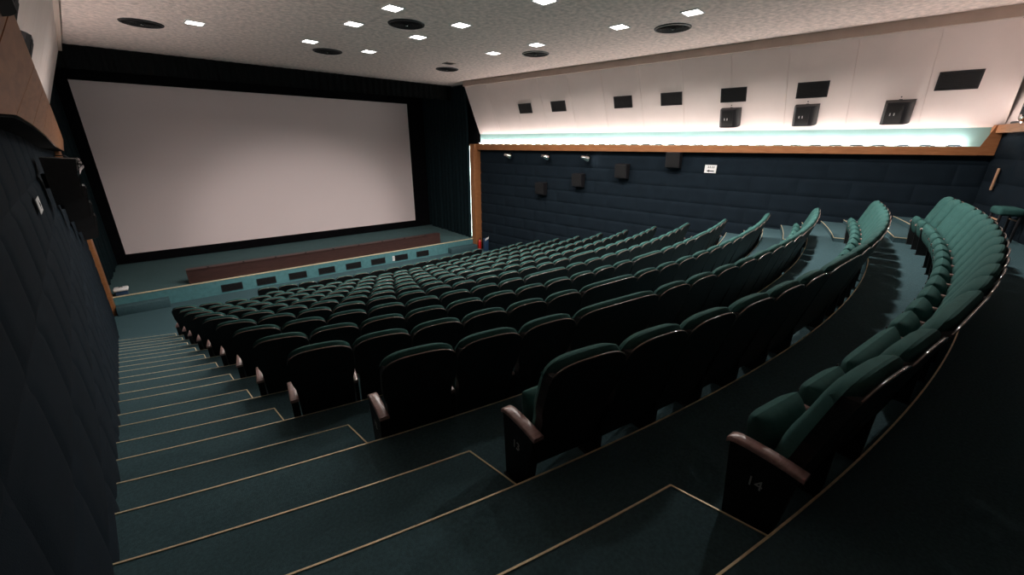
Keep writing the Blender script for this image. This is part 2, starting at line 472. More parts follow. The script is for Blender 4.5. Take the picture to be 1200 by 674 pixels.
# ------------------------------------------------------------------ cove lamps on the right ledge
def cove_mesh():
    hb = MB()
    hb.prism([(-0.13, 0.0), (0.13, 0.0), (0.13, 0.030), (0.09, 0.045), (-0.09, 0.045), (-0.13, 0.030)], 'y', -0.02, 0.02)
    tb = MB(); tb.tube([(-0.12, 0.06, 0.035), (0.12, 0.06, 0.035)], 0.014, 8)
    return hb.mesh('housing', M['black']), tb.mesh('tube', M['cove'])
cov_h, cov_t = cove_mesh()
ang_r = math.atan2(1.0, -0.1525)     # along the right wall, towards the stage
NCOVE = 37
for i in range(NCOVE):
    y = 0.95 + i * (15.9 - 0.95) / (NCOVE - 1)
    t = thing('cove_lamp', 'one of the small cove lamps along the top of the right ledge', 'lamp',
              PR(y, 0.165, 0.037 - 0.0025 * y), ang_r + PI, 'cove lamps on the right ledge')
    link('housing', cov_h, t); tb = link('tube', cov_t, t)
    tb.location = (0, 0, 0); tb.rotation_euler = (0, 0, 0)
    # local +y must point to the wall
    dirw = Vector((1, 0, 0))
    loc = t.rotation_euler.to_matrix() @ Vector((0, 1, 0))
    if loc.dot(dirw) < 0: t.rotation_euler.z += PI

# the same lamps on the left and rear ledges
for i in range(30):
    y = 2.0 + i * 0.46
    t = thing('cove_lamp', 'one of the cove lamps behind the top of the left wooden fascia', 'lamp', PL(y, 0.14, interp([(-1, 0.35), (8, 0.35), (16.2, 0.02)], y) - 0.005), math.atan2(1, -0.117), 'cove lamps on the left ledge')
    link('housing', cov_h, t); link('tube', cov_t, t)
for i in range(6):
    x = 13.2 - 0.42 * i; ang = math.asin((x - CX) / YB_R)
    t = thing('cove_lamp', 'one of the cove lamps on the rear ledge at the right edge', 'lamp', (x - 0.11 * -math.sin(ang) * -1, rear_y(x) + 0.11, 0.47), ang + PI, 'cove lamps on the rear ledge')
    link('housing', cov_h, t); link('tube', cov_t, t)

# teal glow strip behind the right post
t = thing('light_strip', 'thin vertical light strip behind the right wooden post', 'light', (11.12, YS + 0.085, -4.44))
MB().box(-0.02, 0.03, 0.0, 0.02, 0.0, 4.4).build('channel', M['black'], t)
MB().tube([(0.0, 0.035, 0.05), (0.0, 0.035, 4.35)], 0.012, 8).build('tube', M['strip'], t)

# ------------------------------------------------------------------ ceiling lights and grilles
fm = MB()
s = 0.185; q = 0.155
for (a, b, c, d) in ((-s, s, -s, -q), (-s, s, q, s), (-s, -q, -q, q), (q, s, -q, q)): fm.box(a, b, c, d, -0.018, 0.0)
lf = fm.mesh('frame', M['white_plastic'])
dm = MB(); dm.box(-q, q, -q, q, -0.012, -0.002); ldm = dm.mesh('diffuser', M['lamp'])
LIGHTS = [((1.15, 12.76), 'ceiling light alone beside the round grille nearest the left wall'),
          ((3.62, 12.86), 'ceiling light nearest the screen, left of the centre grille'),
          ((3.92, 10.40), 'ceiling light behind the front centre pair, left of the middle grille'),
          ((4.12, 8.74), 'ceiling light in front of the large middle grille towards the rear'),
          ((5.27, 13.01), 'ceiling light nearest the screen, right of the centre grille'),
          ((5.57, 10.49), 'ceiling light just right of the middle round grille'),
          ((5.80, 8.85), 'ceiling light in the middle, a step behind the round middle grille'),
          ((8.14, 10.72), 'ceiling light left of the grille by the white right wall'),
          ((8.37, 9.08), 'ceiling light beside the grille halfway along the white right wall'),
          ((6.09, 6.42), 'ceiling light cut by the top edge of the photo'),
          ((8.60, 6.56), 'ceiling light ahead of the rearmost round grille'),
          ((9.05, 2.50), 'ceiling light above the right end of the rearmost row of seats'),
          ((8.83, 4.95), 'ceiling light in the top right, beside the large grille near the white right wall')]
def bulb(x, y):
    """the row of lamps along the right wall burns brightest, the others are dimmed"""
    b = bpy.data.lights.new('bulb', 'AREA'); b.shape = 'SQUARE'; b.size = 0.30; b.color = (1.0, 0.93, 0.87); b.spread = math.radians(158)
    b.energy = (215 if y < 3 else 190 if y < 5 else 165 if y < 8 else 115) if x > 8 else 75
    return b
for (x, y), lab in LIGHTS:
    t = thing('ceiling_light', lab + ', small white square', 'ceiling light', (x, y, ZC), 0.1, 'square recessed ceiling lights')
    t['label'] = lab
    link('frame', lf, t); link('diffuser', ldm, t)
    lo = bpy.data.objects.new('bulb', bulb(x, y)); COL.objects.link(lo); lo.parent = t; lo.location = (0, 0, -0.022)
# round air grilles
gm = MB()
gm.lathe([(0.0, -0.02), (0.05, -0.02), (0.05, -0.035), (0.0, -0.035)], 20)
for r in (0.10, 0.15, 0.20, 0.25, 0.30, 0.345):
    gm.lathe([(r - 0.018, -0.008), (r - 0.004, -0.03), (r + 0.006, -0.03), (r - 0.008, -0.006)], 40)
gm.lathe([(0.0, -0.004), (0.37, -0.004)], 40)
g_vane = gm.mesh('vanes', M['grille'])
gr = MB(); gr.lathe([(0.365, 0.0), (0.365, -0.03), (0.40, -0.02), (0.41, 0.0)], 40); g_rim = gr.mesh('rim', M['black'])
bo = MB(); bo.lathe([(0.0, -0.05), (0.02, -0.045), (0.022, -0.03)], 12); g_bolt = bo.mesh('bolt', M['chrome'])
for (x, y), lab in [((0.22, 13.62), 'black round ceiling grille above the left end of the screen'),
                    ((4.35, 13.83), 'black round ceiling grille near the middle of the screen top'),
                    ((4.84, 9.62), 'grey black round ceiling grille in the middle among the square lights'),
                    ((8.54, 14.02), 'black round ceiling grille beside the right end of the black valance'),
                    ((9.14, 9.95), 'black round ceiling grille halfway along the white right wall'),
                    ((9.60, 5.82), 'rearmost black round ceiling grille beside the white right wall')]:
    t = thing('ceiling_grille', lab, 'ceiling vent', (x, y, ZC), 0.3, 'round ceiling grilles')
    link('vanes', g_vane, t); link('rim', g_rim, t); link('bolt', g_bolt, t)
# small square hatch
t = thing('ceiling_hatch', 'small dark square hatch in the ceiling near the right end of the screen', 'hatch', (8.0, 13.0, ZC))
MB().box(-0.14, 0.14, -0.14, 0.14, -0.012, 0).build('panel', M['black'], t)
fr = MB()
for (a, b, c, d) in ((-0.17, 0.17, -0.17, -0.14), (-0.17, 0.17, 0.14, 0.17), (-0.17, -0.14, -0.14, 0.14), (0.14, 0.17, -0.14, 0.14)): fr.box(a, b, c, d, -0.018, 0)
fr.build('frame', M['tan_trim'], t)

# ------------------------------------------------------------------ stage
mb = MB()
mb.box(wl(YS) - 0.2, 11.55, YS, 21.3, -5.02, ZST)
o = struct('stage', mb, M['stage_carpet'])
mb = MB(); mb.box(wl(YS) - 0.1, 11.3, YS - 0.02, YS - 0.001, -5.0, ZST - 0.02)
struct('stage_front', mb, M['stage_front'])
mb = MB(); mb.box(wl(YS), 11.3, YS - 0.035, YS + 0.02, ZST - 0.022, ZST + 0.006)
trim_i += 1; o = struct('trim_%d' % trim_i, mb, M['nosing']); o['label'] = 'pale edge strip along the stage front'
# low plinths at both ends
for nm, (xa, xb) in {'left': (-2.12, -0.88), 'right': (9.6, 11.1)}.items():
    mb = MB(); mb.rbox(xa, xb, YS - 0.36, YS - 0.022, -5.0, -4.74, 0.01)
    o = struct('stage_step_' + nm, mb, M['carpet'])
# grilles in the stage front
vm = MB(); vm.box(-0.29, 0.29, -0.004, 0.0, -0.10, 0.10); 
for i in range(7):
    z = -0.085 + i * 0.028
    vm.box(-0.285, 0.285, -0.014, -0.004, z, z + 0.012)
v_s = vm.mesh('slats', M['grille'])
vf = MB()
for (a, b, c, d) in ((-0.31, 0.31, 0.10, 0.125), (-0.31, 0.31, -0.125, -0.10), (-0.31, -0.285, -0.10, 0.10), (0.285, 0.31, -0.10, 0.10)): vf.box(a, b, -0.018, 0.0, c, d)
v_f = vf.mesh('frame', M['black'])
ordn = ['first', 'second', 'third', 'fourth', 'fifth', 'sixth', 'seventh', 'eighth', 'ninth', 'tenth', 'eleventh', 'twelfth', 'thirteenth', 'fourteenth',
        'fifteenth', 'sixteenth', 'seventeenth', 'eighteenth', 'nineteenth', 'twentieth', 'twenty-first', 'twenty-second', 'twenty-third', 'twenty-fourth']
for i in range(8):
    t = thing('vent_grille', 'dark vent grille in the teal stage front, %s of eight from the left' % ordn[i], 'vent', (0.84 + 1.057 * i, YS - 0.0205, -4.80), 0, 'vent grilles in the stage front')
    link('slats', v_s, t); link('frame', v_f, t)
# white paper notice on the seventh grille
t = thing('paper_notice', 'small white notice beside the seventh vent of the stage front', 'notice', (6.82, YS - 0.021, -4.80))
MB().box(-0.05, 0.05, -0.018, 0.0, -0.10, 0.11).build('sheet', M['white_plastic'], t)
ln = MB()
for i in range(4): ln.box(-0.035, 0.035, -0.0195, -0.018, 0.06 - i * 0.035, 0.07 - i * 0.035)
ln.build('print', M['ink'], t)

# long low red brown panel standing on the stage edge
t = thing('stage_barrier', 'long low red brown boarded barrier standing along the stage edge', 'barrier', (0, YS + 0.06, ZST + 0.006))
XA, XB = -0.28, 9.25
MB().box(XA, XB, 0.0, 0.03, 0.0, 0.44).build('board', M['redbrown'], t)
MB().box(XA, XB, -0.02, 0.26, 0.44, 0.47).build('top_rail', M['redbrown'], t)
for xx in (XA, XB - 0.03):
    MB().box(xx, xx + 0.03, 0.03, 0.26, 0.0, 0.44).build('end_board', M['black'], t)
for i in range(9):
    x = XA + 0.6 + i * 1.02
    bk = MB(); bk.rbox(x - 0.03, x + 0.03, 0.0, 0.06, 0.468, 0.50, 0.008); bk.build('bracket', M['black'], t)

# ------------------------------------------------------------------ screen, masking, curtains
YSC = 20.9
t = thing('projection_screen', 'huge blank white cinema screen in a wide black frame above the stage', 'screen', (0, YSC, 0))
sx0, sx1, sz0, sz1 = -0.0945 * YSC, 0.489 * YSC, -0.197 * YSC, 0.092 * YSC
MB().box(sx0, sx1, 0.0, 0.03, sz0, sz1).build('screen_sheet', M['screen'], t)
for (nm, a, b, c, d) in (('masking_top', sx0 - 0.42, sx1 + 1.3, sz1, 2.5), ('masking_bottom', sx0 - 0.42, sx1 + 1.3, ZST + 0.01, sz0),
                         ('masking_side', sx0 - 0.42, sx0, sz0, sz1), ('masking_side', sx1, sx1 + 1.3, sz0, sz1)):
    MB().box(a, b, -0.06, 0.05, c, d).build(nm, M['mask'], t)

def pleat(mb, p0, p1, z0, z1, amp, wav, ph=0.0, thick=0.02):
    p0, p1 = Vector(p0), Vector(p1); L = (p1 - p0).length; d = (p1 - p0) / L; nrm = Vector((-d.y, d.x))
    n = int(L / wav * 10)
    def row(z, o, am):
        r = []
        for i in range(n + 1):
            s = L * i / n
            w = am * (math.sin(2 * PI * s / wav + ph + 0.6 * math.sin(1.3 * s)) + 0.35 * math.sin(2 * PI * s / (wav * 2.7) + 1.0))
            q = p0 + d * s + nrm * (w + o)
            r.append((q.x, q.y, z))
        return r
    zs = [z0 + (z1 - z0) * k / 4 for k in range(5)]
    a = [row(z, 0, amp * (1.0 - 0.35 * k / 4)) for k, z in enumerate(zs)]
    b = [row(z, thick, amp * (1.0 - 0.35 * k / 4)) for k, z in enumerate(zs)]
    mb.grid(a, True); mb.grid(b, True, True)
    mb.grid([a[0], b[0]], False); mb.grid([a[-1], b[-1]], False)
t = thing('valance', 'black pleated valance curtain hanging along the top of the screen', 'curtain', (0, 17.75, 0))
mb = MB(); pleat(mb, (-2.26, 0), (10.98, 0), 1.93, 2.535, 0.035, 0.26); mb.build('cloth', M['valance'], t)
MB().tube([(-2.26, 0.06, 2.52), (10.98, 0.06, 2.52)], 0.02, 8).build('rail', M['black'], t)
t = thing('stage_curtain', 'dark teal pleated curtain right of the screen beside the wooden post', 'curtain', (11.12, 0, 0))
mb = MB(); pleat(mb, (0, YS + 0.20), (0, 20.8), ZST + 0.02, 2.52, 0.055, 0.34); mb.build('cloth', M['curtain'], t)
MB().tube([(0, YS + 0.2, 2.52), (0, 20.8, 2.52)], 0.02, 8).build('rail', M['black'], t)
t = thing('stage_curtain', 'dark teal pleated curtain left of the screen by the left wall', 'curtain', (-2.36, 0, 0))
mb = MB(); pleat(mb, (0, 20.8), (0, YS + 0.20), ZST + 0.02, 2.52, 0.05, 0.34); mb.build('cloth', M['curtain'], t)
MB().tube([(0, YS + 0.2, 2.52), (0, 20.8, 2.52)], 0.02, 8).build('rail', M['black'], t)

# ------------------------------------------------------------------ wall squares and loudspeakers
def basis(side, y, z, on_panel):
    """frame on a wall: local x along the wall to the stage..., y out of the wall, z up along it"""
    if side == 'right':
        P, tl = PR, 0.86 / (ZC - ZB)
        xd = Vector((0.1525, -1.0, 0)).normalized(); out = Vector((-1, -0.1525, 0)).normalized()
    else:
        P, tl = PL, 0.80 / (ZC - ZB)
        xd = Vector((-0.117, 1.0, 0)).normalized(); out = Vector((1, 0.117, 0)).normalized()
    if on_panel:
        zd = (Vector((0, 0, 1)) + out * tl).normalized()
        o2 = xd.cross(zd).normalized()
        if o2.dot(out) < 0: o2 = -o2
        d = tl * (z - ZB) + 0.031
    else:
        zd, o2, d = Vector((0, 0, 1)), out, 0.034
    p = Vector(P(y, d, z))
    xd2 = o2.cross(zd)
    m = Matrix((xd2, o2, zd)).transposed().to_4x4()
    m.translation = p
    return m
def place(o, m):
    o.matrix_world = m
    return o
sq = MB(); sq.box(-0.30, 0.30, -0.02, 0.004, -0.165, 0.165)
for i in range(11):
    z = -0.15 + i * 0.03
    sq.box(-0.30, 0.30, 0.004, 0.010, z - 0.009, z + 0.009)
SQ_S = sq.mesh('louvres', M['grille'])
sf = MB()
for (a, b, c, d) in ((-0.33, 0.33, 0.165, 0.19), (-0.33, 0.33, -0.19, -0.165), (-0.33, -0.30, -0.165, 0.165), (0.30, 0.33, -0.165, 0.165)): sf.box(a, b, -0.01, 0.016, c, d)
SQ_F = sf.mesh('frame', M['black'])
def wall_speaker_meshes():
    b = MB()
    # plan: flat back, one rounded front corner
    pl = [(-0.27, 0.0), (0.25, 0.0), (0.25, 0.15), (0.20, 0.19)]
    pl += [(-0.13 - 0.14 * math.sin(t), 0.05 + 0.14 * math.cos(t)) for t in [i * PI / 2 / 6 for i in range(7)]]
    b.prism(pl, 'z', -0.25, 0.25)
    g = MB(); g.rbox(-0.10, 0.18, 0.185, 0.200, -0.22, 0.22, 0.006)
    br = MB(); br.box(-0.03, 0.03, 0.0, 0.01, 0.25, 0.262); br.lathe([(0.0, 0.012), (0.014, 0.008), (0.014, 0.0), (0.0, 0.0)], 10, Matrix.Translation((0.0, 0.0, 0.31)) @ Matrix.Rotation(-PI / 2, 4, 'X'))
    hn = MB(); hn.rbox(0.03, 0.05, 0.198, 0.206, -0.04, 0.02, 0.003); hn.rbox(0.10, 0.12, 0.198, 0.206, -0.04, 0.02, 0.003)
    return b.mesh('cabinet', M['speaker']), g.mesh('grille_cloth', M['grille']), br.mesh('bracket', M['black']), hn.mesh('badge', M['number'])
WS = wall_speaker_meshes()
RS = [(13.05, 'first'), (11.45, 'second'), (8.85, 'third'), (7.25, 'fourth'), (5.52, 'fifth'), (3.72, 'sixth'), (1.20, 'seventh')]
for y, nm in RS:
    t = thing('wall_grille', 'black rectangular grille high on the white right wall, %s from the screen' % nm, 'grille', group='black grilles on the white right wall')
    place(t, basis('right', y, 1.36, True)); link('louvres', SQ_S, t); link('frame', SQ_F, t)
for y, nm in [(5.58, 'left of the other two, nearest the screen'), (3.80, 'middle of the three'), (2.05, 'nearest the rear corner')]:
    t = thing('wall_loudspeaker', 'black loudspeaker on the white right wall, ' + nm, 'loudspeaker', group='loudspeakers on the white right wall')
    place(t, basis('right', y, 0.81, True))
    for nme, me in zip(('cabinet', 'grille_cloth', 'bracket', 'badge'), WS): link(nme, me, t)
# left wall twins that peep over the wooden fascia
for y, nm in [(2.25, 'at the top left corner, nearest the camera'), (4.40, 'second along the left wall behind the wooden fascia'), (6.10, 'third along the left wall behind the wooden fascia')]:
    t = thing('wall_loudspeaker', 'black loudspeaker on the white upper wall ' + nm, 'loudspeaker', group='loudspeakers on the upper left wall')
    place(t, basis('left', y, 0.70, True) if y > 3 else basis('left', 1.55, 0.556, False) @ Matrix.Translation((0, 0.15, 0)))
    for nme, me in zip(('cabinet', 'grille_cloth', 'bracket', 'badge'), WS):
        o = link(nme, me, t); o.scale = (1, 0.8, 1) if y < 3 else (1, 0.7, 1)
# rear wall one at the right edge
t = thing('wall_loudspeaker', 'black loudspeaker high on the rear wall at the right edge', 'loudspeaker')
xr = 12.75; yr = rear_y(xr); ar = math.asin((xr - CX) / YB_R)
t.location = (xr, yr + 0.01, 0.80); t.rotation_euler = (0, 0, ar)
for nme, me in zip(('cabinet', 'grille_cloth', 'bracket', 'badge'), WS): link(nme, me, t)

# lower loudspeakers on the padded walls (they follow the slope of the floor)
def low_speaker_meshes():
    b = MB(); b.prism([(0.04, -0.26), (0.26, -0.22), (0.32, 0.24), (0.04, 0.26)], 'x', -0.22, 0.22)
    g = MB()
    g.add([(-0.19, 0.267, -0.19), (0.19, 0.267, -0.19), (0.19, 0.3195, 0.21), (-0.19, 0.3195, 0.21),
           (-0.19, 0.277, -0.19), (0.19, 0.277, -0.19), (0.19, 0.3295, 0.21), (-0.19, 0.3295, 0.21)],
          [(0, 1, 2, 3), (7, 6, 5, 4), (4, 5, 1, 0), (5, 6, 2, 1), (6, 7, 3, 2), (7, 4, 0, 3)])
    br = MB(); br.box(-0.06, 0.06, 0.0, 0.06, -0.08, 0.08)
    return b.mesh('cabinet', M['speaker']), g.mesh('grille_cloth', M['grille']), br.mesh('bracket', M['black'])
LS = low_speaker_meshes()
LOW = [(12.35, -1.74), (10.58, -1.29), (8.80, -0.87), (7.05, -0.44)]
for side in ('right', 'left'):
    for (y, z), nm in zip(LOW, ('nearest the stage', 'second from the stage', 'third from the stage', 'farthest from the stage')):
        t = thing('side_loudspeaker', 'black box loudspeaker on the dark padded %s wall, %s' % (side, nm), 'loudspeaker', group='loudspeakers on the padded %s wall' % side)
        place(t, basis(side, y, z, False))
        for nme, me in zip(('cabinet', 'grille_cloth', 'bracket'), LS): link(nme, me, t)

# stage spotlights below the ledges
def spot_meshes():
    arm = MB(); arm.tube([(0, 0.0, 0.14), (0, 0.16, 0.14), (0, 0.24, 0.06)], 0.014, 8)
    ax = Matrix.Translation((0, 0.26, 0.0)) @ Matrix.Rotation(-0.55, 4, 'Z') @ Matrix.Rotation(PI / 2 + 0.30, 4, 'Y')
    can = MB()
    can.lathe([(0.0, -0.19), (0.05, -0.18), (0.065, -0.07), (0.105, 0.06), (0.11, 0.15), (0.102, 0.15), (0.095, 0.06), (0.0, 0.02)], 20, ax)
    yk = MB(); yk.tube([(0, 0.24, 0.06), (0.08, 0.24, 0.02), (0.08, 0.26, 0.0)], 0.010, 6)
    bl = MB(); bl.lathe([(0.0, 0.10), (0.045, 0.085), (0.06, 0.06), (0.0, 0.03)], 14, ax)
    return arm.mesh('arm', M['black']), can.mesh('can', M['chrome']), yk.mesh('yoke', M['black']), bl.mesh('bulb', M['spot_bulb'])
SP = spot_meshes()
SPOTS = {}
for side in ('right', 'left'):
    for y, nm in [(14.1, 'nearest the stage'), (12.1, 'middle of three'), (10.25, 'farthest from the stage')]:
        t = thing('stage_spotlight', 'small chrome spotlight under the %s wooden ledge, %s' % (side, nm), 'spotlight', group='chrome spotlights under the %s ledge' % side)
        mm = basis(side, y, -0.47, False)
        place(t, mm)
        mir = -1 if side == 'right' else 1
        for nme, me in zip(('arm', 'can', 'yoke'), SP):
            o = link(nme, me, t); o.scale = (mir, 1, 1)
        if y < 11:
            o = link('bulb', SP[3], t); o.scale = (mir, 1, 1)
            SPOTS[side] = (t, mm)
for side, (t, mm) in SPOTS.items():
    ld = bpy.data.lights.new('beam', 'SPOT'); ld.energy = 600 if side == 'right' else 380; ld.color = (1.0, 0.92, 0.88)
    ld.spot_size = math.radians(46); ld.spot_blend = 0.75; ld.shadow_soft_size = 0.04
    lo = bpy.data.objects.new('beam', ld); COL.objects.link(lo)
    p = mm @ Vector((0, 0.30, 0)) + Vector((0, 0.16, -0.02))
    d = (Vector((4.9 if side == 'right' else 4.0, 20.9, -4.2)) - p).normalized()
    q = d.to_track_quat('-Z', 'Y')
    mw = q.to_matrix().to_4x4(); mw.translation = p + d * 0.12
    lo.parent = t
    lo.matrix_parent_inverse = mm.inverted()
    lo.matrix_world = mw
# one more lying on the rear ledge at the right edge
t = thing('ledge_spotlight', 'chrome spotlight lying on the wooden rear ledge at the right edge', 'spotlight', (12.72, rear_y(12.72) + 0.12, 0.475), 0.3)
MB().lathe([(0.0, -0.19), (0.05, -0.18), (0.065, -0.07), (0.105, 0.06), (0.11, 0.15), (0.102, 0.15), (0.095, 0.06), (0.0, 0.02)], 20,
           Matrix.Translation((0, 0, 0.11)) @ Matrix.Rotation(PI / 2, 4, 'Y')).build('can', M['chrome'], t)
MB().box(-0.06, 0.06, -0.05, 0.05, 0.0, 0.012).build('base', M['black'], t)

# notices on the padded walls
t = thing('wall_sign', 'white sign with an arrow on the dark padded right wall', 'sign')
place(t, basis('right', 5.95, -0.67, False))
MB().box(-0.17, 0.17, 0.0, 0.012, -0.12, 0.12).build('board', M['white_plastic'], t)
ar = MB()
ar.prism([(0.11, -0.045), (-0.03, -0.045), (-0.03, -0.02), (-0.11, -0.06), (-0.03, -0.10), (-0.03, -0.075), (0.11, -0.075)], 'y', 0.012, 0.014,
         Matrix.Scale(-1, 4, (1, 0, 0)))
ar.build('arrow', M['ink'], t)
ln = MB()
for (a, b) in ((-0.11, -0.08), (-0.065, -0.02), (0.0, 0.035), (0.05, 0.09)):
    ln.box(a, b, 0.012, 0.014, 0.03, 0.042); ln.box(a, a + 0.012, 0.012, 0.014, 0.03, 0.085); ln.box(a, b, 0.012, 0.014, 0.075, 0.085)
ln.build('lettering', M['ink'], t)
t = thing('wall_sign', 'narrow white sign on the dark padded left wall', 'sign')
place(t, basis('left', 5.2, -0.52, False))
MB().box(-0.17, 0.17, 0.008, 0.012, -0.06, 0.06).build('board', M['white_plastic'], t)
ar = MB(); ar.prism([(-0.09, 0.012), (-0.03, 0.012), (-0.03, 0.035), (-0.005, 0.0), (-0.03, -0.035), (-0.03, -0.012), (-0.09, -0.012)], 'y', 0.012, 0.014)
ar.build('arrow', M['ink'], t)

# things by the posts
t = thing('fire_extinguisher', 'red fire extinguisher with a white label at the foot of the right post', 'fire extinguisher', (11.20, YS - 0.42, -5.0))
MB().lathe([(0.0, 0.0), (0.075, 0.0), (0.08, 0.02), (0.08, 0.40), (0.06, 0.47), (0.03, 0.50), (0.03, 0.53), (0.0, 0.53)], 20).build('cylinder', M['red'], t)
h = MB(); h.box(-0.02, 0.09, -0.012, 0.012, 0.53, 0.55); h.box(-0.02, 0.08, -0.012, 0.012, 0.57, 0.585); h.build('handle', M['black'], t)
MB().tube([(-0.02, 0, 0.52), (-0.10, 0, 0.48), (-0.11, 0, 0.3), (-0.10, 0, 0.12)], 0.01, 8).build('hose', M['black'], t)
t = thing('dark_box', 'dark boxy lantern with a white front on the floor by the right post', 'lantern', (11.34, YS - 0.75, -4.93))  # plain dark box, not a lamp
t.location.z = -5.0
MB().rbox(-0.11, 0.11, -0.10, 0.08, 0.0, 0.62, 0.02).build('body', M['blue'], t)
lid = MB(); lid.prism([(-0.11, 0.52), (0.08, 0.60), (0.11, 0.70), (-0.02, 0.66), (-0.11, 0.60)], 'y', -0.115, -0.098); lid.build('highlight_plate', M['white_plastic'], t)  # slanted white plate stands in for a bright diagonal highlight
t = thing('stage_box', 'small blue box with a white lid at the left corner of the stage', 'box', (-1.92, YS + 0.14, ZST + 0.006))
MB().rbox(-0.14, 0.14, -0.12, 0.12, 0.0, 0.13, 0.01).build('body', M['blue'], t)
MB().rbox(-0.17, 0.17, -0.15, 0.15, 0.13, 0.22, 0.03).build('lid', M['white_plastic'], t)
MB().tube([(-0.04, -0.0, 0.215), (-0.04, 0, 0.245), (0.04, 0, 0.245), (0.04, 0, 0.215)], 0.010, 6).build('handle', M['black'], t)
h = MB(); h.tube([(-2.30, YS - 0.25, -3.2), (-2.30, YS - 0.31, -3.2), (-2.20, YS - 0.31, -3.2)], 0.014, 8); h.box(-2.33, -2.27, YS - 0.262, YS - 0.25, -3.29, -3.11)
h.build('handle', M['chrome'], po)
for z, nm in ((-4.72, 'lower'), (-4.25, 'upper')):
    t = thing('post_sign', 'thin white sign on the left wooden post, the %s of two' % nm, 'sign', (-2.50, YS - 0.262, z), 0, 'white signs on the left post')
    MB().box(-0.05, 0.05, -0.006, 0.008, -0.19, 0.19).build('sheet', M['white_plastic'], t)
    MB().box(-0.02, 0.02, -0.0075, -0.006, -0.12, 0.12).build('print', M['ink'], t)
# pale batten on the rear wall
t = thing('door_handle_bar', 'pale wooden handle bar on the dark rear wall at the right', 'handle')
xr = 13.15; yr = rear_y(xr); ar = math.asin((xr - CX) / YB_R)
t.location = (xr, yr + 0.05, -0.60); t.rotation_euler = (0, 0, ar)
MB().rbox(-0.03, 0.03, 0.03, 0.06, -0.22, 0.22, 0.008).build('bar', M['wood_pale'], t)
for z in (-0.17, 0.17): MB().box(-0.012, 0.012, -0.05, 0.035, z - 0.012, z + 0.012).build('mount', M['black'], t)

